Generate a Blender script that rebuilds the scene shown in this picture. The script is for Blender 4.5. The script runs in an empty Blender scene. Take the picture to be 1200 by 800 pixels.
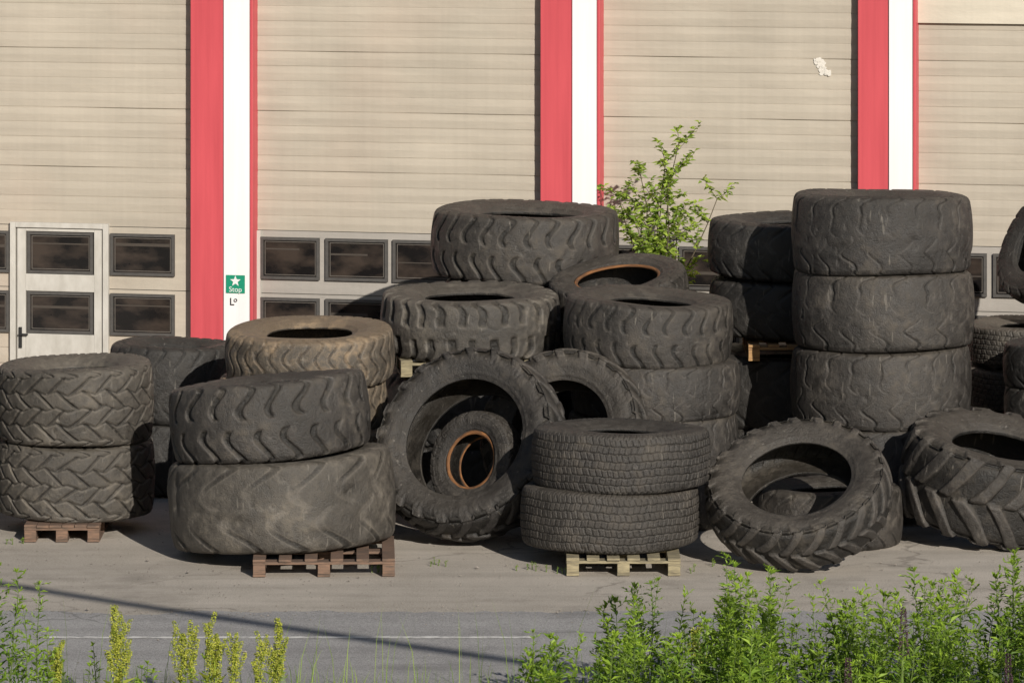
import bpy, math, random
import numpy as np
from mathutils import Vector, Matrix, Quaternion

scene = bpy.context.scene
CAMY, H = -43.0, 6.7
SUN_EL, SUN_AZ = math.radians(23), math.radians(20)   # azimuth: to the right of straight-behind the camera
random.seed(7)

# ------------------------------------------------------------------ helpers
def link(o):
    scene.collection.objects.link(o); return o
def mesh_obj(name, verts, faces, mat=None, smooth=False, parent=None):
    me = bpy.data.meshes.new(name)
    me.from_pydata([tuple(v) for v in verts], [], [tuple(f) for f in faces])
    if smooth: me.polygons.foreach_set('use_smooth', [True]*len(me.polygons))
    me.update()
    o = bpy.data.objects.new(name, me)
    if mat: me.materials.append(mat)
    link(o)
    if parent: o.parent = parent
    return o
class Boxes:
    def __init__(s): s.v=[]; s.f=[]
    def box(s, x0,x1,y0,y1,z0,z1, rot=None):
        b=len(s.v)
        P=[(x0,y0,z0),(x1,y0,z0),(x1,y1,z0),(x0,y1,z0),(x0,y0,z1),(x1,y0,z1),(x1,y1,z1),(x0,y1,z1)]
        s.v+=P
        s.f+=[(b,b+3,b+2,b+1),(b+4,b+5,b+6,b+7),(b,b+1,b+5,b+4),(b+1,b+2,b+6,b+5),(b+2,b+3,b+7,b+6),(b+3,b,b+4,b+7)]
    def obj(s,name,mat,parent=None,bevel=0):
        o=mesh_obj(name,s.v,s.f,mat,parent=parent)
        if bevel:
            m=o.modifiers.new('b','BEVEL'); m.width=bevel; m.segments=2
        return o

class NT:
    def __init__(s, name):
        s.m=bpy.data.materials.new(name); s.m.use_nodes=True
        s.n=s.m.node_tree.nodes; s.l=s.m.node_tree.links
        s.b=s.n['Principled BSDF']
    def new(s,t,**k):
        x=s.n.new(t)
        for a,b in k.items(): setattr(x,a,b)
        return x
    def noise(s, scale, detail=4, vec=None, rough=.55):
        x=s.new('ShaderNodeTexNoise'); x.inputs['Scale'].default_value=scale; x.inputs['Detail'].default_value=detail
        x.inputs['Roughness'].default_value=rough
        if vec is not None: s.l.new(vec,x.inputs['Vector'])
        return x.outputs['Fac']
    def coord(s,which='Object',scale=None):
        c=s.new('ShaderNodeTexCoord').outputs[which]
        if scale:
            m=s.new('ShaderNodeMapping'); m.inputs['Scale'].default_value=scale
            s.l.new(c,m.inputs['Vector']); return m.outputs['Vector']
        return c
    def ramp(s, fac, stops):
        r=s.new('ShaderNodeValToRGB'); s.l.new(fac,r.inputs['Fac'])
        e=r.color_ramp.elements
        while len(e)<len(stops): e.new(.5)
        for i,(p,c) in enumerate(stops):
            e[i].position=p; e[i].color=(c[0],c[1],c[2],1) if hasattr(c,'__len__') else (c,c,c,1)
        return r.outputs['Color']
    def mix(s, fac, a, b, mode='MIX'):
        x=s.new('ShaderNodeMix',data_type='RGBA',blend_type=mode)
        for i,v in ((0,fac),(6,a),(7,b)):
            if isinstance(v,(int,float)): x.inputs[i].default_value=v
            elif isinstance(v,tuple): x.inputs[i].default_value=(v[0],v[1],v[2],1)
            else: s.l.new(v,x.inputs[i])
        return x.outputs[2]
    def math(s,op,a,b=0.0,clamp=False):
        x=s.new('ShaderNodeMath',operation=op,use_clamp=clamp)
        for i,v in ((0,a),(1,b)):
            if isinstance(v,(int,float)): x.inputs[i].default_value=v
            else: s.l.new(v,x.inputs[i])
        return x.outputs[0]
    def col(s,c):
        if isinstance(c,tuple): s.b.inputs['Base Color'].default_value=(c[0],c[1],c[2],1)
        else: s.l.new(c,s.b.inputs['Base Color'])
    def rough(s,r):
        if isinstance(r,(int,float)): s.b.inputs['Roughness'].default_value=r
        else: s.l.new(r,s.b.inputs['Roughness'])
    def bump(s,h,strength=.3,dist=.01):
        b=s.new('ShaderNodeBump'); b.inputs['Strength'].default_value=strength; b.inputs['Distance'].default_value=dist
        s.l.new(h,b.inputs['Height']); s.l.new(b.outputs['Normal'],s.b.inputs['Normal'])

# ------------------------------------------------------------------ materials
def rubber(name, dark, light, dust, dustamt):
    t=NT(name)
    oi=t.new('ShaderNodeObjectInfo')
    co=t.coord('Object')
    add=t.new('ShaderNodeVectorMath',operation='ADD'); t.l.new(co,add.inputs[0])
    comb=t.new('ShaderNodeCombineXYZ')
    r10=t.math('MULTIPLY',oi.outputs['Random'],37.0)
    for i in range(3): t.l.new(r10,comb.inputs[i])
    t.l.new(comb.outputs[0],add.inputs[1]); v=add.outputs[0]
    big=t.noise(2.2,4,v); mid=t.noise(11,6,v,.65); fine=t.noise(90,3,v,.7)
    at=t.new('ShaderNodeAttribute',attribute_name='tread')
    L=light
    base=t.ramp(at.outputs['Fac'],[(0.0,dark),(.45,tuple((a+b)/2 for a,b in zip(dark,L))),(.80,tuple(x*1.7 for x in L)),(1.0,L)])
    var=t.ramp(t.math('ADD',t.math('MULTIPLY',big,.6),t.math('MULTIPLY',mid,.4)),[(.36,.5),(.64,1.5)])
    base=t.mix(1.0,base,var,'MULTIPLY')
    rnd=t.ramp(oi.outputs['Random'],[(0,(.78,.78,.80)),(1,(1.2,1.15,1.08))])
    base=t.mix(1.0,base,rnd,'MULTIPLY')
    g=t.new('ShaderNodeNewGeometry'); sp=t.new('ShaderNodeSeparateXYZ'); t.l.new(g.outputs['Normal'],sp.inputs[0])
    up=t.math('MAXIMUM',sp.outputs['Z'],0.0)
    dn=t.ramp(mid,[(.45,0.0),(.66,1.0)])
    dn2=t.ramp(big,[(.48,0.15),(.60,1.0)])
    sps=t.ramp(fine,[(.48,0.0),(.70,1.0)])
    f=t.math('MULTIPLY',t.math('ADD',t.math('MULTIPLY',up,.42),t.math('ADD',t.math('MULTIPLY',t.math('MULTIPLY',dn,dn2),.6),t.math('MULTIPLY',sps,.20))),dustamt,True)
    c=t.mix(f,base,dust)
    st=t.noise(3.1,2,t.coord('Object',(9,9,1.2)),.5)
    sc=t.ramp(st,[(.68,0.0),(.73,1.0)])
    c=t.mix(t.math('MULTIPLY',sc,.35),c,(.22,.20,.17))
    t.col(c)
    t.rough(t.ramp(mid,[(.35,.42),(.65,.76)]))
    t.b.inputs['Specular IOR Level'].default_value=.5
    hh=t.math('ADD',t.math('MULTIPLY',mid,1.4),t.math('MULTIPLY',fine,.55))
    t.bump(hh,.8,.016)
    return t.m
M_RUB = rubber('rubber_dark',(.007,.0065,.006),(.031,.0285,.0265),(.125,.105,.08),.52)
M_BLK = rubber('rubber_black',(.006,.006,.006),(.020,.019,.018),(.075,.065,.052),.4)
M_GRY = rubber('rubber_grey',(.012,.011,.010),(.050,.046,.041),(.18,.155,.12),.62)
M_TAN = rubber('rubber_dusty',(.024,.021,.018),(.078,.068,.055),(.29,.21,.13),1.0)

def simple(name,c,r=.6,nz=None,bump=0,scale=8,metal=0):
    t=NT(name)
    n=t.noise(scale,6)
    t.col(t.mix(t.ramp(n,[(.35,0.0),(.7,1.0)]),c,nz or tuple(x*.7 for x in c)))
    t.rough(r); t.b.inputs['Metallic'].default_value=metal
    if bump: t.bump(n,bump,.01)
    return t.m
M_RUST=simple('rust',(.26,.11,.035),.85,(.03,.02,.015),.4,7)

def wood(name,c1,c2):
    t=NT(name); n=t.noise(6,6,t.coord('Object',(2,14,14)))
    n2=t.noise(3,3)
    t.col(t.mix(t.ramp(t.math('ADD',t.math('MULTIPLY',n,.6),t.math('MULTIPLY',n2,.4)),[(.38,0.0),(.62,1.0)]),c1,c2)); t.rough(.85); t.bump(n,.4,.006); return t.m
M_WOODY=wood('pallet_wood_pale',(.33,.28,.17),(.14,.12,.08))
M_WOODR=wood('pallet_wood_brown',(.20,.12,.08),(.085,.06,.045))
M_WOODO=wood('pallet_wood_orange',(.45,.27,.11),(.25,.14,.07))

def door_mat(name,c,pink_refl):
    t=NT(name)
    co=t.coord('Object')
    a=t.noise(.8,4,co); b=t.noise(1.2,6,t.coord('Object',(.6,1,7)),.6); st=t.noise(2.5,5,t.coord('Object',(7,1,.35)),.6)
    s=t.math('ADD',t.math('MULTIPLY',a,.4),t.math('ADD',t.math('MULTIPLY',b,.45),t.math('MULTIPLY',st,.15)))
    cc=t.mix(t.ramp(s,[(.36,0.0),(.62,1.0)]),tuple(x*.84 for x in c),tuple(x*1.08 for x in c))
    sp=t.ramp(t.noise(30,3,co,.6),[(.70,0.0),(.76,1.0)])
    cc=t.mix(t.math('MULTIPLY',sp,.2),cc,(.14,.12,.1))
    blo=t.ramp(t.noise(.55,3,co),[(.5,0.0),(.8,1.0)])
    cc=t.mix(t.math('MULTIPLY',blo,pink_refl),cc,(.52,.37,.29))  # pinkish blotches put the red pillars' reflection into the door colour
    t.col(cc); t.rough(.5)
    t.b.inputs['Specular IOR Level'].default_value=.3
    t.bump(t.noise(5,3,t.coord('Object',(1,1,2.5))),.4,.012)
    return t.m
M_DOOR=door_mat('door_metal_beige',(.425,.38,.315),.25)
M_DOORL=door_mat('door_panel_pale',(.34,.315,.285),.05)
M_LINTEL=door_mat('lintel_cream',(.57,.52,.43),.1)
M_WHITE=simple('white_paint',(.82,.80,.80),.5,(.74,.71,.71),.05,3)
M_RED=simple('red_paint',(.56,.078,.095),.5,(.46,.06,.075),.05,4)
M_WALL=simple('wall_plaster',(.5,.46,.4),.8,(.4,.37,.33),.2,5)
M_FRAME=simple('window_gasket',(.075,.07,.065),.6)
M_JOINT=simple('door_joint_grey',(.16,.15,.13),.6)
M_DFRAME=simple('door_frame_white',(.52,.50,.46),.5,(.40,.38,.34))
M_ROOF=simple('roof_sheet',(.12,.12,.125),.7)
M_BLIND=simple('interior_blind',(.06,.048,.038),.8)
M_INNER=simple('pane_bead',(.13,.115,.10),.6)
M_GREEN=simple('sign_green',(.01,.26,.15),.4,(.01,.22,.13))
M_SIGNW=simple('sign_white',(.8,.8,.8),.5)
M_BLACK=simple('black_paint',(.02,.02,.02),.5)
M_PALE=simple('pale_patch',(.74,.71,.66),.5,(.50,.46,.40),0,30)
t=NT('window_glass'); t.col(t.mix(t.ramp(t.noise(2.2,5,t.coord('Object',(1,1,2))),[(.42,0.),(.62,1.)]),(.010,.009,.009),(.05,.038,.031))); t.rough(.12); M_GLASS=t.m

# ground
def ground_mat(name,c1,c2,c3,cracks=True):
    t=NT(name); co=t.coord('Object')
    a=t.noise(.35,5,co); b=t.noise(3,6,co,.65); f=t.noise(55,4,co,.7); sp=t.noise(140,2,co,.8)
    s=t.math('ADD',t.math('MULTIPLY',a,.55),t.math('MULTIPLY',b,.45))
    c=t.mix(t.ramp(s,[(.38,0.),(.60,1.)]),c1,c2)
    c=t.mix(t.ramp(f,[(.42,0.),(.72,.8)]),c,c3)
    c=t.mix(1.0,c,t.ramp(sp,[(.35,.50),(.65,1.38)]),'MULTIPLY')
    oil=t.ramp(t.noise(.9,5,co,.6),[(.56,0.),(.68,1.)])
    c=t.mix(t.math('MULTIPLY',oil,.40),c,tuple(x*.45 for x in c1))
    tr=t.ramp(t.noise(1.2,5,t.coord('Object',(.12,2.2,1)),.6),[(.45,0.),(.62,1.)])
    c=t.mix(t.math('MULTIPLY',tr,.25),c,tuple(x*.5 for x in c1))
    if cracks:
        v=t.new('ShaderNodeTexVoronoi',feature='DISTANCE_TO_EDGE'); v.inputs['Scale'].default_value=.42
        dn=t.new('ShaderNodeTexNoise'); dn.inputs['Scale'].default_value=2.2; dn.inputs['Detail'].default_value=5
        t.l.new(co,dn.inputs['Vector'])
        mx=t.new('ShaderNodeVectorMath',operation='MULTIPLY_ADD'); t.l.new(dn.outputs['Color'],mx.inputs[0]); mx.inputs[1].default_value=(1.1,1.1,0); t.l.new(co,mx.inputs[2])
        t.l.new(mx.outputs[0],v.inputs['Vector'])
        cr=t.ramp(v.outputs['Distance'],[(.0,1.),(.014,0.)])
        c=t.mix(t.math('MULTIPLY',t.math('MULTIPLY',cr,t.ramp(a,[(.45,0.),(.55,1.)])),.6),c,tuple(x*.35 for x in c1))
    t.col(c); t.rough(.9); t.b.inputs['Specular IOR Level'].default_value=.2
    t.bump(t.math('ADD',f,t.math('MULTIPLY',sp,.5)),.5,.008)
    return t
M_YARD=ground_mat('yard_gravelly_asphalt',(.38,.34,.29),(.51,.46,.40),(.60,.54,.47)).m
RC=((.30,.29,.285),(.38,.37,.36),(.45,.435,.425))
M_ROAD=ground_mat('road_asphalt',*RC).m
M_SOIL=ground_mat('verge_soil',(.06,.06,.03),(.09,.10,.04),(.12,.11,.07),False).m
t=ground_mat('worn_white_line',*RC,False)
base=t.b.inputs['Base Color'].links[0].from_socket
w=t.ramp(t.noise(7,6,t.coord('Object'),.7),[(.40,0.),(.56,1.)])
t.col(t.mix(t.math('MULTIPLY',w,.75),base,(.82,.80,.76))); M_LINE=t.m

def leaf_mat(name,c1,c2,tr_=.35):
    t=NT(name)
    at=t.new('ShaderNodeAttribute',attribute_name='lv')
    t.col(t.mix(at.outputs['Fac'],c1,c2)); t.rough(.5)
    t.b.inputs['Specular IOR Level'].default_value=.3
    tr=t.new('ShaderNodeBsdfTranslucent'); t.l.new(t.mix(at.outputs['Fac'],tuple(x*1.2 for x in c1),tuple(x*1.3 for x in c2)),tr.inputs['Color'])
    ms=t.new('ShaderNodeMixShader'); ms.inputs[0].default_value=tr_
    t.l.new(t.b.outputs[0],ms.inputs[1]); t.l.new(tr.outputs[0],ms.inputs[2])
    t.l.new(ms.outputs[0],t.n['Material Output'].inputs['Surface']); return t.m
M_LEAF=leaf_mat('leaf_green',(.055,.14,.015),(.33,.47,.05))
M_LEAF2=leaf_mat('leaf_bright',(.13,.22,.03),(.42,.54,.09))
M_SORREL=leaf_mat('sorrel_seed',(.22,.28,.03),(.62,.62,.13))
M_LUPIN=leaf_mat('lupin_flower',(.06,.03,.05),(.18,.11,.13))
M_STEM=simple('stem',(.17,.24,.06),.7)
M_BARK=simple('bark',(.10,.08,.05),.9,bump=.5,scale=30)

# ------------------------------------------------------------------ tires
def catmull(P,n):
    P=np.array(P,float); Q=np.vstack([2*P[0]-P[1],P,2*P[-1]-P[-2]]); out=[]
    for i in range(1,len(Q)-2):
        for k in range(n):
            u=k/n; p0,p1,p2,p3=Q[i-1],Q[i],Q[i+1],Q[i+2]
            out.append(.5*((2*p1)+(-p0+p2)*u+(2*p0-5*p1+4*p2-p3)*u*u+(-p0+3*p1-3*p2+p3)*u**3))
    out.append(Q[-2]); return np.array(out)
def sstep(a,b,x):
    x=np.clip((x-a)/(b-a),0,1); return x*x*(3-2*x)
def tri(x): return np.abs((x+.5)%1.0-.5)*2     # 0 at integers
def groove(x,w,e=.06): return sstep(w-e,w+e,tri(x))
def pattern(kind,th,s,n):
    p=th/(2*np.pi)*n; a=np.abs(s); sg=np.where(s>=0,0.0,.5)
    if kind=='zig':
        ph=p+sg+.30*np.sin(a*4.2)+.15*a
        g=groove(ph,.24,.08); g=np.where(a<.14,1,g)
        return 1-(1-g)*sstep(.10,.24,a)
    if kind=='wave':
        ph=p+.32*np.sin(s*4.4)
        return groove(ph,.24,.09)
    if kind=='crack':
        z=np.where(a<.5,a*1.1,1.1-a*1.1)
        ph=p+sg*.9+.55*z+.12*np.sin(s*9)
        g=groove(ph,.10,.05)
        return 1-(1-g)*(.35+.65*sstep(.25,.9,a+.25*np.sin(p*2.1)))
    if kind=='block':
        q=(s+1.0)/.5; row=np.floor(q+.13*(tri(p+.5)-.5)*2)
        sl=np.where(row%2==0,1.0,-1.0)
        fr=q-row
        g1=groove(p+row*.5+sl*(fr-.5)*.75,.15,.05)
        g2=sstep(.03,.12,np.minimum(np.abs((q+.13*(tri(p+.5)-.5)*2)%1.0),np.abs(1-(q+.13*(tri(p+.5)-.5)*2)%1.0)))
        g2=np.where(a>1.0,1,g2)
        return np.minimum(g1,.35+.65*g2)
    if kind=='lug':
        ph=p+sg-1.0*np.minimum(a,1.2)+.25*a*a
        r=1-sstep(.33,.52,tri(ph)); return r*sstep(.0,.06,a+.03)
    if kind=='chunk':
        ph=p+sg+.35*a+.1*np.sin(a*6)
        g=groove(ph,.36,.09); return 1-(1-g)*sstep(.18,.34,a)
    if kind=='fine':
        z=.035*(tri(p*.5)-.5)
        g=np.ones_like(p)
        for c in (-.76,-.46,-.15,.15,.46,.76): g=np.minimum(g,sstep(.015,.040,np.abs(s+z-c)))
        row=np.floor((s+1.07)/.305)
        g=np.minimum(g,groove(p+row*.37+.9*s*np.where(row%2==0,1,-1),.22,.10)*.75+.25)
        return g
    if kind=='worn':
        ph=p+sg+.35*np.sin(a*4.0)
        g=groove(ph,.20,.12); return 1-(1-g)*(.25+.75*sstep(.35,1.0,a))
    if kind=='rib':
        ph=p+.2*np.sin(s*7)
        g=groove(ph,.14,.08)
        return np.minimum(g,sstep(.03,.08,np.abs(s+.05*np.sin(p*6.28))))
def tire_mesh(R,W,rf,kind,n,depth,seed=0,N=360,Mc=40,mat=None,dent=0.0):
    rb=R*rf; h=R-rb; a=.43*W; c=.028*R if kind!='lug' else .05*R
    tt=np.linspace(1,-1,Mc)
    crown=np.stack([R-c*tt**2, a*tt],1)
    sh=catmull([(R-c,a),(R-c-.045*h,.475*W),(R-.17*h,.497*W)],4)
    sw=catmull([(R-.17*h,.497*W),(R-.34*h,.505*W),(R-.55*h,.50*W),(R-.78*h,.455*W),(R-.93*h,.405*W),(rb,.375*W)],4)
    inn=catmull([(rb,.375*W),(rb+.005,.335*W),(rb+.12*h,.36*W),(R-.5*h,.445*W),(R-.24*h,.43*W),(R-.13*h,.34*W),(R-.11*h,0)],4)
    top=np.vstack([sw[::-1][:-1], sh[::-1][:-1]])
    nsw=len(sw)-1; nsh=len(sh)-1
    s_top=np.concatenate([np.linspace(2.3,1.35,nsw,endpoint=False),np.linspace(1.35,1.0,nsh,endpoint=False)])
    mult=1.0 if kind in('lug','chunk') else .7
    m_top=np.concatenate([sstep(.62,1.0,np.linspace(0,1,nsw,endpoint=False))*mult,np.linspace(mult,1,nsh,endpoint=False)])
    side_k=np.concatenate([np.ones(nsw),np.zeros(nsh)])
    bot=top[::-1]*np.array([1,-1])
    inner=np.vstack([(inn[1:]*np.array([1,-1])), inn[1:-1][::-1]])
    P=np.vstack([top,crown,bot,inner])
    S=np.concatenate([s_top,tt,-s_top[::-1],np.zeros(len(inner))])
    Mk=np.concatenate([m_top,np.ones(Mc),m_top[::-1],np.zeros(len(inner))])
    SD=np.concatenate([side_k,np.zeros(Mc),side_k[::-1],np.zeros(len(inner))])
    IN=np.concatenate([np.zeros(len(top)*2+Mc),np.ones(len(inner))])
    T=np.roll(P,-1,0)-np.roll(P,1,0); T/=np.linalg.norm(T,axis=1)[:,None]+1e-9
    Nr=-T[:,1]; Nz=T[:,0]
    K=len(P); th=np.arange(N)/N*2*np.pi
    TH,SS=np.meshgrid(th,S)
    rng=np.random.RandomState(seed); ph=rng.rand(8)*6.28
    hgt=pattern(kind,TH+.02*np.sin(5*TH+ph[0])/n*6+.012*np.sin(11*TH+ph[1]),SS+.03*np.sin(7*TH+ph[2]),n)
    wear=1-.5*(.5+.5*np.sin(2*TH+ph[1]))*(.5+.5*np.sin(3*TH+ph[2]))
    disp=-(1-hgt)*depth*Mk[:,None]*wear
    disp+= -.25*depth*np.clip(np.sin(TH*23+ph[3]+SS*3)*np.sin(TH*37+ph[4]-SS*5),.5,1)*Mk[:,None]*.6
    chips=np.zeros_like(TH)
    for _ in range(45):
        t0=rng.rand()*6.283; s0=rng.uniform(-1.15,1.15); wt=rng.uniform(.01,.03); ws=rng.uniform(.04,.12)
        dt=(TH-t0+np.pi)%(2*np.pi)-np.pi
        chips+=np.exp(-(dt/wt)**2-((SS-s0)/ws)**2)
    chips=np.clip(chips,0,1)*Mk[:,None]; disp-=chips*.008
    if dent:
        dd=np.zeros_like(TH)
        for _ in range(26):
            t0=rng.rand()*6.283; s0=rng.uniform(-1.1,1.1); wt=rng.uniform(.05,.16); ws=rng.uniform(.12,.4)
            dt=(TH-t0+np.pi)%(2*np.pi)-np.pi
            dd+=rng.uniform(-1,.6)*np.exp(-(dt/wt)**2-((SS-s0)/ws)**2)
        disp+=dd*dent*np.clip(Mk[:,None]+SD[:,None]*.3,0,1)
    q=(R-P[:,0])/h
    ring=np.zeros(K)
    for qq in (.30,.62,.86): ring+=np.exp(-((q-qq)/.018)**2)
    disp+= (ring*SD*.006)[:,None]
    txt=(np.exp(-((q-.46)/.07)**2)*SD)[:,None]*(np.sin(TH*58+ph[5])*np.sin(TH*35)>.15)*(np.sin(TH*2+ph[6])>.1)
    disp+=txt*.005
    rad=P[:,0][:,None]+Nr[:,None]*disp; z=P[:,1][:,None]+Nz[:,None]*disp
    big=1+.008*np.sin(2*TH+ph[5])+.006*np.sin(3*TH+ph[6])
    rad=rad*big; z=z*(1+.04*np.sin(TH+ph[7]))+.008*np.sin(3*TH+ph[0])*(P[:,0]/R)[:,None]
    X=rad*np.cos(TH); Y=rad*np.sin(TH)
    V=np.stack([X,Y,z],-1).reshape(-1,3)
    k=np.arange(K)[:,None]; j=np.arange(N)[None,:]; k2=(k+1)%K; j2=(j+1)%N
    F=np.stack([k*N+j,k2*N+j,k2*N+j2,k*N+j2],-1).reshape(-1,4)
    me=bpy.data.meshes.new('tire_'+kind); me.from_pydata(V.tolist(),[],F.tolist())
    me.polygons.foreach_set('use_smooth',[True]*len(F))
    at=me.attributes.new('tread','FLOAT','POINT')
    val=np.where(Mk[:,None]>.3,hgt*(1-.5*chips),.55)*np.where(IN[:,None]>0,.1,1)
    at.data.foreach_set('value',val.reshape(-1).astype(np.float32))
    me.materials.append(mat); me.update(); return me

def place(me,name,X,Yp,z,n=(0,0,1),spin=None):
    o=bpy.data.objects.new(name,me); link(o)
    q=Vector((0,0,1)).rotation_difference(Vector(n).normalized())
    sp=random.random()*6.28 if spin is None else spin
    o.rotation_mode='QUATERNION'; o.rotation_quaternion=q@Quaternion((0,0,1),sp)
    o.location=(X,Yp+CAMY,z); return o
def rim(parent,R,W,rf,mat=M_RUST):
    rb=R*rf
    for sgn,nm in ((1,'bead_ring'),(-1,'bead_ring_back')):
        V=[];F=[];N=72
        prof=[(rb+.016,.385*W),(rb+.002,.392*W),(rb-.014,.378*W),(rb-.018,.335*W),(rb-.004,.325*W)]
        K=len(prof)
        for r,z in prof:
            for j in range(N):
                a=j/N*6.2832; V.append((r*math.cos(a),r*math.sin(a),z*sgn))
        for k in range(K):
            for j in range(N): F.append((k*N+j,((k+1)%K)*N+j,((k+1)%K)*N+(j+1)%N,k*N+(j+1)%N))
        mesh_obj(nm,V,F,mat,True,parent)

def pallet(X,Yp,z,Lx=.8,Ly=1.2,mat=None,rot=0,h=.14):
    b=Boxes(); r=random.Random(int(X*100))
    for i in range(3):
        x=-Lx/2+(Lx-.1)*i/2
        b.box(x,x+.1,-Ly/2,Ly/2,0,.02)
        for k in range(3):
            y=-Ly/2+(Ly-.14)*k/2
            b.box(x+.002,x+.098,y+.003,y+.137,.0205,h-.045)
    for k in range(3):
        y=-Ly/2+(Ly-.14)*k/2
        b.box(-Lx/2,Lx/2,y,y+.14,h-.0445,h-.0235)
    nb=6; 
    for i in range(nb):
        x=-Lx/2+(Lx-.1)*i/(nb-1); e=r.uniform(-.015,.02)
        b.box(x,x+.1,-Ly/2-e,Ly/2-.004,h-.023,h-.001)
    o=b.obj('wooden_pallet',mat,bevel=.003); o.location=(X,Yp+CAMY,z); o.rotation_euler=(0,0,rot); return o

# ---- far-left stack
m=tire_mesh(.665,.63,.50,'block',20,.022,1,N=520,Mc=60,mat=M_GRY,dent=.008)
place(m,'loader_tire',-3.65,42.78,.135+.315,(0.01,0,1)); place(m,'loader_tire',-3.645,42.76,.135+.945,(-.01,.0,1))
pallet(-3.70,42.62,0.005,.62,1.1,M_WOODR)
# ---- dark stack behind it
m=tire_mesh(.56,.64,.5,'worn',20,.014,2,mat=M_BLK)
place(m,'loader_tire',-3.0,45.0,.33); place(m,'loader_tire',-2.98,44.98,.97,(.01,-.02,1))
# ---- leaning pair on pallet
m=tire_mesh(.93,.72,.55,'worn',15,.012,3,N=420,mat=M_GRY,dent=.028)
nn=Vector((-.065,.055,1)).normalized()
c=Vector((-1.86,41.42,.46)); place(m,'loader_tire',*c,nn,spin=.4)
m=tire_mesh(.81,.60,.55,'zig',21,.028,4,N=460,Mc=52,mat=M_RUB,dent=.008)
c2=c+nn*.665+Vector((-.06,.0,0)); n2=Vector((-.10,.06,1)).normalized()
place(m,'loader_tire',*c2,n2)
pallet(-1.5,40.93,.005,1.12,1.15,M_WOODR,.03)
# ---- dusty stack behind
m=tire_mesh(.72,.41,.50,'wave',34,.010,5,mat=M_TAN,dent=.008)
z=.21
for i,(dx,n) in enumerate([(0,(0,0,1)),(.03,(0,0,1)),(-.07,(0.01,-.02,1)),(.0,(-.02,-.075,1))]):
    o=place(m,'truck_tire',-1.70+dx,43.15+(.02 if i<3 else 0),z,n); z+=.405 if i<2 else .41
# ---- big chunky tire stack
m1=tire_mesh(.77,.60,.52,'worn',18,.015,6,mat=M_BLK)
place(m1,'loader_tire',-.37,44.02,.31); place(m1,'loader_tire',-.35,44.02,.90)
pallet(-.42,43.95,1.19,1.15,1.0,M_WOODY,.1)
m=tire_mesh(.775,.52,.50,'chunk',26,.028,7,N=420,mat=M_GRY,dent=.008)
place(m,'loader_tire',-.36,43.98,1.59,(0,-.02,1))
# ---- tall stack against the doors
m=tire_mesh(.845,.60,.55,'zig',26,.018,8,N=460,Mc=52,mat=M_RUB,dent=.008)
for i in range(3): place(m1,'loader_tire',.12+.02*i,45.66,.3+i*.6)
place(m,'loader_tire',.12,45.66,2.10,(.03,-.01,1))
# ---- stack with tilted tire
m1b=tire_mesh(.60,.48,.52,'worn',20,.012,9,mat=M_BLK)
for i in range(3): place(m1b,'truck_tire',.93,44.5,.25+i*.485)
m=tire_mesh(.61,.34,.60,'rib',28,.012,10,mat=M_RUB)
o=place(m,'truck_tire',.93,44.46,1.79,(-.12,-.20,1)); rim(o,.61,.34,.60)
# ---- middle stack
m=tire_mesh(.725,.46,.50,'crack',24,.013,11,N=460,Mc=52,mat=M_RUB,dent=.010)
z=.235
for i in range(3):
    place(m,'loader_tire',1.22-.03*i+(.05 if i==2 else 0),43.27,z,(.02*(i-1),-.01,1)); z+=.455
m=tire_mesh(.715,.52,.50,'zig',26,.009,12,N=460,Mc=52,mat=M_RUB,dent=.010)
place(m,'loader_tire',1.15,43.25,z+.03,(.03,-.035,1))
# ---- truck tires in front
m=tire_mesh(.72,.46,.52,'fine',92,.010,13,N=1100,Mc=96,mat=M_RUB)
place(m,'truck_tire',.785,41.17,.145+.235,(0,.02,1)); place(m,'truck_tire',.875,41.20,.145+.695,(.0,.03,1))
pallet(.88,41.0,.005,.9,1.2,M_WOODY)
# ---- leaning tractor tires
m=tire_mesh(.82,.46,.62,'lug',21,.042,14,N=460,mat=M_RUB)
nA=Vector((-.36,-.80,.48)).normalized()
place(m,'tractor_tire',-.33,42.08,.80,nA)
ms=tire_mesh(.42,.24,.56,'rib',26,.008,15,mat=M_RUB)
cA=Vector((-.33,42.08,.80))-nA*.12+Vector((-.0,0,-.10))
o=place(ms,'car_tire',*cA,(-.55,-.78,.30)); rim(o,.42,.24,.56)
m=tire_mesh(.73,.36,.58,'lug',21,.036,16,N=420,mat=M_RUB)
place(m,'tractor_tire',.43,42.48,.83,(-.30,-.85,.42))
# ---- leaning tractor tire front right
m=tire_mesh(.76,.42,.58,'lug',24,.030,17,N=460,mat=M_RUB)
place(m,'tractor_tire',2.30,41.0,.56,(-.16,-.50,.85))
mk=tire_mesh(.62,.46,.52,'worn',20,.012,18,mat=M_RUB)
place(mk,'truck_tire',2.60,42.12,.24)
# ---- tall right stack
m=tire_mesh(.775,.65,.50,'crack',20,.015,19,N=520,Mc=60,mat=M_RUB,dent=.012)
m2=tire_mesh(.775,.65,.50,'crack',17,.011,29,N=520,Mc=60,mat=M_RUB,dent=.014)
z=.14+.325
for i in range(4):
    place(m if i%2 else m2,'loader_tire',3.16+[0,-.02,.0,-.01][i],43.6,z,(0,.012*i,1)); z+=.65 if i<2 else .635
pallet(3.16,43.6,.005,1.1,1.1,M_WOODR)
# ---- stack left of it, behind
for i in range(2): place(m1,'loader_tire',2.42,45.05,.31+i*.6)
pallet(2.52,44.90,1.215,.95,1.2,M_WOODO)
m=tire_mesh(.68,.50,.50,'worn',22,.014,20,mat=M_BLK,dent=.008)
place(m,'loader_tire',2.40,45.0,1.36+.26); place(m,'loader_tire',2.40,45.02,1.36+.77,(.02,0.0,1))
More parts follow.
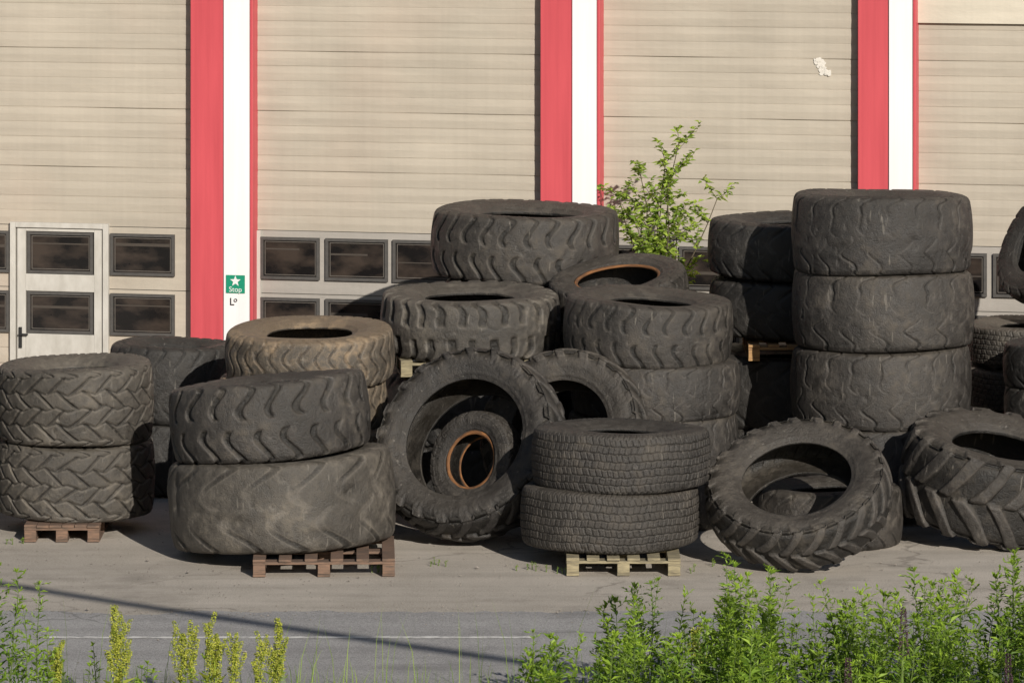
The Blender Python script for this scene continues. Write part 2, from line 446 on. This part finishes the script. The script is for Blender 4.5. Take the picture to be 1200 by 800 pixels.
# ---- right edge
m=tire_mesh(.80,.74,.50,'lug',17,.045,21,N=460,mat=M_RUB,dent=.012)
place(m,'tractor_tire',3.98,42.2,.50,(.14,-.16,.97))
m=tire_mesh(.60,.34,.52,'fine',60,.012,22,N=700,Mc=60,mat=M_GRY)
for i in range(4): place(m,'truck_tire',4.58+(.02 if i%2 else -.02),45.0,.17+i*.375)
m=tire_mesh(.52,.36,.52,'worn',20,.012,23,mat=M_BLK)
place(m,'truck_tire',4.72,45.05,2.10,(-.80,-.40,.45))
for i in range(4): place(m,'truck_tire',4.72,43.75,.18+i*.36)
mm=tire_mesh(.72,.5,.5,'zig',22,.015,24,mat=M_RUB)
for x,y,k in ((6.3,43.6,3),(6.2,45.2,4),(-5.3,43.2,3),(-5.1,44.9,2)):
    for i in range(k): place(mm,'loader_tire',x+.02*i,y,.25+i*.5)

# ------------------------------------------------------------------ building
B=bpy.data.objects.new('garage_building',None); link(B)
B.location=(0,48.28+CAMY,0); B.rotation_euler=(0,0,-math.atan(.23))
BT=5.4
pill=[(-9.9,-9.2),(-6.55,-5.9),(-3.116,-2.489),(.305,.885),(3.317,3.865),(6.7,7.3),(10.1,10.7)]
for i,(a,b) in enumerate(pill):
    mid=a+(b-a)*.53
    x=Boxes(); x.box(a,mid,-.14,.1,0,6.2); x.obj('pillar_red_face',M_RED,B,.006)
    x=Boxes(); x.box(mid+.002,b-.03,-.16,.1,0,6.2); x.obj('pillar_white_face',M_WHITE,B,.006)
    x=Boxes(); x.box(b-.028,b,-.175,.1,0,6.2); x.obj('pillar_red_edge',M_RED,B,.004)
bays=[(pill[i][1],pill[i+1][0]) for i in range(6)]
def ribbed(u0,u1,z0,z1,mat,name,step=.1425):
    pr=[]; z=z0; i=0
    rr=random.Random(int(u0*10)+int(z0*10))
    while z<z1-.02:
        e=min(z+step,z1); d=.010 if i%4==3 else rr.uniform(.002,.006); g=.011 if i%4==3 else .010
        pr+=[(z,0.0),(z+step*.5,-.005),(e-g,0.0),(e-g*.7,d),(e-g*.2,d)]
        z=e; i+=1
    pr.append((z1,0.0))
    V=[];F=[]; nu=16
    off=[rr.uniform(-.004,.004) for _ in range(200)]
    for q,(zz,y) in enumerate(pr):
        for k in range(nu+1):
            V.append((u0+(u1-u0)*k/nu,y+.003*math.sin(k*1.1+zz*3)+off[q//20]*math.sin(k*.5+q//20),zz))
    for a in range(len(pr)-1):
        for k in range(nu): F.append((a*(nu+1)+k,a*(nu+1)+k+1,(a+1)*(nu+1)+k+1,(a+1)*(nu+1)+k))
    return mesh_obj(name,V,F,mat,parent=B)
def window(u0,u1,z0,z1,k=0):
    g=Boxes(); g.box(u0+.012,u1-.012,-.010,-.004,z0+.012,z1-.012); g.obj('window_pane',M_GLASS,B)
    f=Boxes(); t=.028
    f.box(u0,u1,-.032,-.003,z1-t,z1); f.box(u0,u1,-.032,-.003,z0,z0+t)
    f.box(u0,u0+t,-.031,-.003,z0+t+.001,z1-t-.001); f.box(u1-t,u1,-.031,-.003,z0+t+.001,z1-t-.001)
    f.obj('window_frame',M_FRAME,B)
    f=Boxes(); a,b,c,d=u0+t+.012,u1-t-.012,z0+t+.012,z1-t-.012; w=.006
    f.box(a,b,-.0145,-.0105,d-w,d); f.box(a,b,-.0145,-.0105,c,c+w); f.box(a,a+w,-.0143,-.0105,c+w,d-w); f.box(b-w,b,-.0143,-.0105,c+w,d-w)
    f.obj('pane_bead',M_INNER,B)
    s=Boxes()
    zz=z0+(z1-z0)*random.choice((.35,.45,.6,.7)); s.box(u0+.05,u1-.05-random.choice((0,0,.15)),-.0130,-.0108,zz,zz+random.uniform(.008,.03))
    s.obj('window_blind_slat',M_BLIND,B)
wins={1:[(-5.6,-4.97),(-4.785,-4.124),(-3.95,-3.31)],
      2:[(-2.455,-1.874),(-1.814,-1.204),(-1.155,-.555),(-.505,.095)],
      3:[(.98,1.55),(1.61,2.18),(2.24,2.81)],
      4:[(3.93,4.50),(4.56,5.13),(5.19,5.76),(5.82,6.39)],
      0:[(-9.1,-8.5),(-8.4,-7.8),(-7.7,-7.1)],5:[(7.4,8.0),(8.1,8.7),(8.8,9.4)]}
for i,(a,b) in enumerate(bays):
    top=BT if i!=4 else 3.96
    ribbed(a,b,0,.72,M_DOOR,'door_panel_lower')
    x=Boxes(); x.box(a,b,.001,.03,.722,1.298); x.box(a,b,.0,.03,1.306,1.898)
    x.obj('door_window_section',M_DOORL if i!=1 else M_DOOR,B)
    x=Boxes(); x.box(a,b,.012,.03,.716,1.902); x.obj('door_joint',M_JOINT,B)
    ribbed(a,b,1.905,top,M_DOOR,'door_panel_upper')
    x=Boxes(); x.box(a,b,-.05,.1,top+.001,6.2); x.obj('lintel',M_LINTEL if i==4 else M_WALL,B)
    for (u0,u1) in wins[i]:
        window(u0,u1,1.44,1.84); window(u0,u1,.865,1.265)
    x=Boxes(); x.box(a-.001,a+.035,-.03,.02,0,1.9); x.obj('door_guide',M_DFRAME if i==2 else M_FRAME,B)
    x=Boxes(); x.box(b-.022,b,-.02,.02,0,top-.01); x.obj('pillar_shadow_strip',M_BLACK,B)  # black strip stands in for the pillar's shadow on the door
f=Boxes()
f.box(-4.955,-4.90,-.05,-.001,0,1.93); f.box(-4.02,-3.965,-.05,-.001,0,1.93); f.box(-4.899,-4.021,-.05,-.001,1.88,1.93)
f.obj('pass_door_frame',M_DFRAME,B,.003)
f=Boxes(); f.box(-4.885,-4.80,-.036,-.0005,.02,1.87); f.box(-4.11,-4.035,-.036,-.0005,.02,1.87)
f.box(-4.799,-4.111,-.034,-.0005,1.845,1.87); f.box(-4.799,-4.111,-.034,-.0005,1.27,1.435); f.box(-4.799,-4.111,-.034,-.0005,.02,.86)
f.obj('pass_door_leaf',M_DFRAME,B,.003)
f=Boxes(); f.box(-4.865,-4.835,-.05,-.0365,.72,.92); f.box(-4.86,-4.77,-.075,-.0505,.845,.86); f.obj('door_handle',M_BLACK,B)
x=Boxes(); x.box(-10.6,11.4,.11,10,0,6.2); x.obj('building_core',M_WALL,B)
x=Boxes(); x.box(-10.9,11.7,-.6,10.3,6.203,6.5); x.obj('roof',M_ROOF,B)
x=Boxes(); x.box(-10.6,-9.92,-.02,.1,0,6.2); x.box(10.72,11.4,-.02,.1,0,6.2); x.obj('corner_wall',M_WALL,B)
r=random.Random(3); V=[]; F=[]
for j in range(26):
    tt=r.gauss(0,.5); cu=2.955+tt*.055+r.gauss(0,.018); cz=3.545-tt*.06+r.gauss(0,.018); q0=r.uniform(.008,.035)
    b0=len(V); n=9
    for k in range(n):
        a=k/n*6.283; q=q0*r.uniform(.5,1.2); V.append((cu+q*math.cos(a),-.0095-.0004*j,cz+q*1.1*math.sin(a)))
    F.append(tuple(range(b0,b0+n)))
mesh_obj('door_pale_patch',V,F,M_PALE,parent=B)  # cluster of small pale polygons just in front of the door
S=bpy.data.objects.new('emergency_stop_sign',None); link(S)
S.matrix_world=B.matrix_basis@Matrix.Translation((-2.66,-.166,1.40))
f=Boxes(); f.box(-.092,.092,-.006,0,-.085,.085); f.obj('sign_board',M_GREEN,S)
V=[(.055*(1 if k%2==0 else .42)*math.sin(k*math.pi/5),-.008,.028+.055*(1 if k%2==0 else .42)*math.cos(k*math.pi/5)) for k in range(10)]
V.append((0,-.008,.028)); mesh_obj('sign_star',V,[(10,k,(k+1)%10) for k in range(10)],M_SIGNW,parent=S)
def text(s,size,loc,mat,par,name):
    c=bpy.data.curves.new(name,'FONT'); c.body=s; c.size=size; c.align_x='CENTER'; c.extrude=.001
    c.materials.append(mat); o=bpy.data.objects.new(name,c); link(o); o.parent=par
    o.location=loc; o.rotation_euler=(math.pi/2,0,0)
text('Stop',.07,(0,-.0085,-.073),M_SIGNW,S,'sign_text')
text('L',.10,(-.035,-.004,-.20),M_BLACK,S,'bay_letter'); text('o',.07,(.0,-.004,-.17),M_BLACK,S,'bay_mark')

# ------------------------------------------------------------------ ground, road
def sheet(name,x0,x1,y0,y1,z,mat,nx=1,jag=0,seed=1):
    r=random.Random(seed); V=[];F=[]; j=0
    for i in range(nx+1):
        x=x0+(x1-x0)*i/nx; j=j*.8+r.uniform(-jag,jag); V.append((x,y0,z)); V.append((x,y1+j,z))
    for i in range(nx): F.append((2*i,2*i+2,2*i+3,2*i+1))
    return mesh_obj(name,V,F,mat)
sheet('ground',-300,300,-300,300,0,M_YARD)
sheet('road',-80,80,35.4+CAMY,38.75+CAMY,.004,M_ROAD,2400,.05)
sheet('road_marking',-3.45,.15,37.62+CAMY,37.70+CAMY,.008,M_LINE,120,.006)
V=[];F=[];nx,ny=200,24
for j in range(ny+1):
    for i in range(nx+1):
        x=-40+80*i/nx; y=35.5+CAMY-j*.5
        V.append((x,y+.06*math.sin(i*1.3)*(j==0),(.012 if j==0 else .05+.03*math.sin(i*.9+j)+.02*math.sin(i*2.3-j*1.7))))
for j in range(ny):
    for i in range(nx): a=j*(nx+1)+i; F.append((a,a+nx+1,a+nx+2,a+1))
mesh_obj('grass_verge_ground',V,F,M_SOIL,True)
r=np.random.RandomState(5); V=[];F=[]
for i in range(2400):
    x=r.uniform(-5.5,5.8); y=r.uniform(38.6,46)+CAMY if i%4 else r.uniform(36,41)+CAMY
    if i%5==0: y=38.75+CAMY+r.normal(0,.12)
    s=r.uniform(.003,.008)*(2.2 if r.rand()<.04 else 1); b=len(V)
    for d in ((1,0,0),(-1,0,0),(0,1,0),(0,-1,0),(0,0,.8),(0,0,-.5)):
        V.append((x+d[0]*s*r.uniform(.7,1.3),y+d[1]*s*r.uniform(.7,1.3),.006+s*.4+d[2]*s*r.uniform(.6,1.2)))
    for a in ((0,2,4),(2,1,4),(1,3,4),(3,0,4),(2,0,5),(1,2,5),(3,1,5),(0,3,5)): F.append(tuple(b+q for q in a))
mesh_obj('gravel',V,F,simple('stone',(.30,.27,.23),.9,(.12,.11,.10),scale=3))

# ------------------------------------------------------------------ vegetation
class Leaves:
    def __init__(s): s.v=[];s.f=[];s.a=[];s.sv=[];s.sf=[]
    def leaf(s,p,d,L,w,val,fold=.25):
        d=Vector(d).normalized(); side=d.cross(Vector((random.uniform(-.6,.6),random.uniform(-.6,.6),1)))
        if side.length<1e-3: side=Vector((1,0,0))
        side.normalize(); up=side.cross(d)
        b=len(s.v); p=Vector(p)
        s.v+=[p,p+d*L*.45+side*w*.5+up*w*fold,p+d*L-up*L*.12,p+d*L*.45-side*w*.5+up*w*fold]
        s.f+=[(b,b+1,b+2),(b,b+2,b+3)]; s.a+=[val]*4
    def stem(s,p,q,r0,r1,n=4):
        p=Vector(p);q=Vector(q);d=(q-p).normalized(); a=d.orthogonal().normalized(); c=d.cross(a); b=len(s.sv)
        for P,r in((p,r0),(q,r1)):
            for k in range(n): t=k/n*6.283; s.sv.append(P+a*r*math.cos(t)+c*r*math.sin(t))
        for k in range(n): s.sf.append((b+k,b+(k+1)%n,b+n+(k+1)%n,b+n+k))
    def obj(s,name,mat,stemmat,parent=None):
        n0=len(s.v); me=bpy.data.meshes.new(name)
        me.from_pydata([tuple(v) for v in s.v+s.sv],[],s.f+[tuple(n0+i for i in f) for f in s.sf])
        me.materials.append(mat); me.materials.append(stemmat)
        mi=np.zeros(len(me.polygons),dtype=np.int32); mi[len(s.f):]=1; me.polygons.foreach_set('material_index',mi)
        at=me.attributes.new('lv','FLOAT','POINT'); at.data.foreach_set('value',np.array(s.a+[.3]*len(s.sv),dtype=np.float32))
        me.update(); o=bpy.data.objects.new(name,me); link(o)
        if parent:o.parent=parent
        return o
U=random.uniform
def weed(L,x,y,h,lean=.12,lf=.05,dens=1.0):
    p=Vector((x,y,.0)); d=Vector((U(-lean,lean),U(-lean,lean),1)).normalized(); n=max(5,int(h/.045)); tone=U(0,.55)
    for i in range(n):
        q=p+d*(h/n); L.stem(p,q,.005*(1-i/n)+.0015,.005*(1-(i+1)/n)+.0015,3)
        d=(d+Vector((U(-.07,.07),U(-.07,.07),.03))).normalized()
        t=i/n
        if t>.2:
            k=3
            for j in range(max(1,int(k*dens))):
                a=U(0,6.283); el=U(.1,.9); dd=Vector((math.cos(a)*math.cos(el),math.sin(a)*math.cos(el),math.sin(el)))
                ll=lf*(1.25-t*.65)*U(.7,1.3)
                if U(0,1)<.5:
                    e=q+dd*ll*1.4; L.stem(q,e,.0015,.001,3)
                    for m_ in range(4):
                        tt=.3+.7*m_/3; a2=U(0,6.283)
                        L.leaf(q+dd*ll*1.4*tt,dd+Vector((math.cos(a2),math.sin(a2),U(-.2,.6)))*.9,ll*U(.6,1.0),ll*.32,min(1,max(0,tone+U(-.25,.3)+t*.35)))
                else: L.leaf(q,dd,ll*1.4,ll*.44,min(1,max(0,tone+U(-.25,.3)+t*.35)))
        p=q
    for j in range(9):
        a=U(0,6.283); L.leaf(p,(math.cos(a)*.5,math.sin(a)*.5,1),lf*.7,lf*.25,min(1,tone+.5))
hx=[.05,.35,.65,.85,1.0,1.25,1.5,1.7,1.85,2.1,2.35,2.45,2.7,2.9,3.1,3.3,3.5,4.2,6]
hh=[.42,.60,.78,.94,.74,.76,.95,.99,.72,.74,.96,.80,.90,1.0,.82,1.0,1.06,1.0,1.0]
W_=Leaves()
for i in range(310):
    x=U(.05,4.6) if i>80 else random.choice((.85,1.6,1.55,2.35,2.9,3.35))+random.gauss(0,.12)
    Yp=U(33.2,35.45)
    hmax=np.interp(x,hx,hh); h=hmax*(U(.80,1.08) if U(0,1)<.36 else U(.45,.82))
    h-= (35.0-Yp)*.02
    weed(W_,x,Yp+CAMY,max(.26,h),lf=U(.045,.08))
for i in range(5): weed(W_,3.46+U(-.05,.08),34.2+CAMY+U(-.2,.2),1.35+U(-.15,.1),lf=.06)
W_.obj('verge_weeds',M_LEAF,M_STEM)
W2=Leaves()
for (x,h) in ((-3.38,1.02),(-3.30,.80),(-3.22,.88),(-3.15,.6),(-3.45,1.0),(-3.5,.7),(-3.35,.55),(-3.2,.5),(-3.42,.65),(-3.6,.9)):
    weed(W2,x,34.5+CAMY+U(-.3,.3),h,lf=.055,dens=1)
for i in range(12): weed(W2,U(-3.6,-1.3),34.9+CAMY+U(-.5,.4),U(.28,.42),lf=.05,dens=.7)
W2.obj('weed_plant',M_LEAF,M_STEM)
G=Leaves()
for i in range(3000):
    x=U(-5,6); y=U(33.5,35.6)+CAMY; right=x>0
    h=U(.12,.32) if U(0,1)<(.88 if right else .93) else U(.45,.80)
    if not right and U(0,1)<.3: continue
    b=len(G.v); a=U(0,6.283); wv=Vector((math.cos(a),math.sin(a),0))*U(.0015,.0035); ln=Vector((U(-.15,.15),U(-.15,.15),0))*h*2
    p=Vector((x,y,0)); G.v+=[p-wv,p+wv,p+ln*.3+Vector((0,0,h*.6))+wv*.7,p+ln*.3+Vector((0,0,h*.6))-wv*.7,p+ln+Vector((0,0,h))]
    G.f+=[(b,b+1,b+2,b+3),(b+3,b+2,b+4)]; v=U(.2,1); G.a+=[v]*5
G.obj('grass',M_LEAF,M_STEM)
def sorrel(px,ytop,Yp=34.6):
    X=(px-600)*Yp/6000; h=H-(ytop+320)*Yp/6000; L=Leaves(); y=Yp+CAMY
    p=Vector((X,y,0)); d=Vector((U(-.06,.06),U(-.06,.06),1)).normalized(); top=p+d*h; L.stem(p,top,.005,.002,5)
    def spike(a,b,r):
        n=int((b-a).length/.0030)
        for i in range(n):
            t=i/n; c=a.lerp(b,t); 
            if math.sin(t*46+U(-.3,.3))<-.7: continue
            for k in range(4):
                an=U(0,6.283); rr=r*(1-t*.7)*U(.3,1); q=c+Vector((math.cos(an)*rr,math.sin(an)*rr,U(-.004,.004)))
                L.leaf(q,(math.cos(an),math.sin(an),-.4),.014,.013,U(0,1),.1)
    spike(p+d*h*.45,top,.032)
    for k in range(8):
        t=.42+.07*k; a=p+d*h*t; an=U(0,6.283); dd=Vector((math.cos(an)*.38,math.sin(an)*.38,1)).normalized(); b=a+dd*U(.13,.24)*(1.1-t*.6)*1.2
        L.stem(a,b,.002,.001,3); spike(a+dd*.03,b,.022)
    for k in range(5):
        an=U(0,6.28); L.leaf(p+d*h*U(.1,.4),(math.cos(an),math.sin(an),.7),.16,.035,U(0,.5))
    L.obj('sorrel_plant',M_SORREL,M_STEM)
for px,yt in ((128,712),(143,728),(136,745),(214,742),(226,738),(247,728),(252,750),(272,752),(303,752),(330,728),(322,765),(66,762),(820,735)): sorrel(px,yt)
def lupin(px,yt,Yp):
    L=Leaves(); X=(px-600)*Yp/6000; h=H-(yt+320)*Yp/6000; y=Yp+CAMY; p=Vector((X,y,0)); q=Vector((X+.01,y,h)); L.stem(p,q,.004,.002,4)
    for i in range(260):
        t=i/260; c=q-Vector((0,0,.30*(1-t))); an=U(0,6.28); rr=.024*(1-t*.8)
        L.leaf(c+Vector((math.cos(an)*rr,math.sin(an)*rr,0)),(math.cos(an),math.sin(an),-.2),.018,.014,U(0,1))
    L.obj('lupin_plant',M_LUPIN,M_STEM)
lupin(1057,712,33.0); lupin(992,770,33.0); lupin(1180,765,33.0)

# sapling behind the tires: arching shoots with open leafage
T=Leaves()
base=Vector((1.34,46.55+CAMY,0)); 
def branch(p,d,L,r,lvl):
    n=6
    for i in range(n):
        q=p+d*(L/n); T.stem(p,q,r*(1-i/n*.6),r*(1-(i+1)/n*.6),5); p=q
        d=(d+Vector((U(-.15,.15),U(-.15,.15),.03))).normalized()
        if lvl<1 and i>=1:
            for k in range(2):
                a=U(0,6.283); dd=(d*.6+Vector((math.cos(a)*.9,math.sin(a)*.6,.1))).normalized()
                branch(p,dd,U(.14,.30),r*.4,lvl+1)
        if p.z>1.2:
            for k in range(3 if lvl else 2):
                a=U(0,6.283); pp=p+Vector((U(-.02,.02),U(-.02,.02),U(-.02,.02)))
                T.leaf(pp,(math.cos(a),math.sin(a)*.8,U(-.5,.7)),U(.05,.09),U(.03,.05),U(0,1))
trunk_top=base+Vector((-.02,0,1.30)); T.stem(base,trunk_top,.03,.02,7)
for (dx,dz,tx,tz) in ((0,0,.93,2.52),(0,-.1,1.12,2.70),(0,0,1.38,2.72),(0,-.05,1.60,3.02),(0,-.1,1.46,2.85),(0,-.2,1.86,2.50),(0,-.2,1.72,2.30),(0,-.15,1.08,2.25),(0,-.1,.98,2.35),(0,0,1.25,2.45)):
    a=trunk_top+Vector((dx,0,dz)); v=Vector((tx,base.y+U(-.2,.2),tz))-a
    branch(a,v.normalized(),v.length*.94,.010,0)
T.obj('sapling_tree',M_LEAF2,M_BARK)

Ws=Leaves()
for (x,Yp) in ((-1.0,40.6),(-.6,40.9),(.35,40.55),(1.35,40.6),(-4.1,42.0),(1.7,40.9),(.1,40.7)):
    for k in range(4): weed(Ws,x+U(-.12,.12),Yp+CAMY+U(-.08,.08),U(.03,.06),lf=.014)
Ws.obj('yard_weeds',M_LEAF,M_STEM)

# ------------------------------------------------------------------ overhead cable with poles outside the view; its shadow crosses the road
cz=6.9; off=cz/math.tan(SUN_EL); ox,oy=off*math.sin(SUN_AZ),-off*math.cos(SUN_AZ)
A=Vector((-4.05+ox,40.5+CAMY+oy,cz)); Bp=Vector((-.3+ox,37.3+CAMY+oy,cz)); dr=(Bp-A).normalized()
P0=A-dr*12; P1=Bp+dr*9
M_CABLE=simple('cable_black',(.02,.02,.02),.6)
for dz,dd,bd in ((0,0,.06),):
    cu=bpy.data.curves.new('overhead_cable','CURVE'); cu.dimensions='3D'; cu.bevel_depth=bd
    s=cu.splines.new('POLY'); n=40; s.points.add(n)
    for i in range(n+1):
        t=i/n; p=P0.lerp(P1,t); s.points[i].co=(p.x+dd*t,p.y,p.z+dz+.45-1.6*.45*(1-(2*t-1)**2),1)
    cu.materials.append(M_CABLE); link(bpy.data.objects.new('overhead_cable',cu))
for P in (P0,P1):
    V=[];n=14
    for z,r_ in ((0,.15),(cz+1,.11)):
        for k in range(n): a=k/n*6.283; V.append((P.x+r_*math.cos(a),P.y+r_*math.sin(a),z))
    F=[(k,(k+1)%n,n+(k+1)%n,n+k) for k in range(n)]+[tuple(range(n,2*n))]
    mesh_obj('utility_pole',V,F,M_BARK,True)

# ------------------------------------------------------------------ light, sky, camera
wd=bpy.data.worlds.new('World'); scene.world=wd; wd.use_nodes=True
nt=wd.node_tree; sk=nt.nodes.new('ShaderNodeTexSky'); sk.sky_type='NISHITA'; sk.sun_disc=False
sk.sun_elevation=SUN_EL; sk.sun_rotation=math.pi-SUN_AZ
bg=nt.nodes['Background']; bg.inputs['Strength'].default_value=.058; nt.links.new(sk.outputs[0],bg.inputs['Color'])
sl=bpy.data.lights.new('sun','SUN'); sl.energy=5.0; sl.angle=math.radians(.4); sl.color=(1,.94,.85)
so=link(bpy.data.objects.new('sun',sl))
dv=Vector((-math.sin(SUN_AZ)*math.cos(SUN_EL),math.cos(SUN_AZ)*math.cos(SUN_EL),-math.sin(SUN_EL)))
so.rotation_mode='QUATERNION'; so.rotation_quaternion=dv.to_track_quat('-Z','Y'); so.location=(5,-30,20)
cd=bpy.data.cameras.new('camera'); cd.sensor_width=36; cd.lens=180; cd.shift_y=-.6; cd.clip_end=1500
co=link(bpy.data.objects.new('camera',cd)); co.location=(0,CAMY,H); co.rotation_euler=(math.pi/2,0,0)
scene.camera=co
scene.view_settings.view_transform='Standard'; scene.view_settings.look='None'; scene.view_settings.exposure=0
print('verts',sum(len(o.data.vertices) for o in scene.objects if o.type=='MESH'))
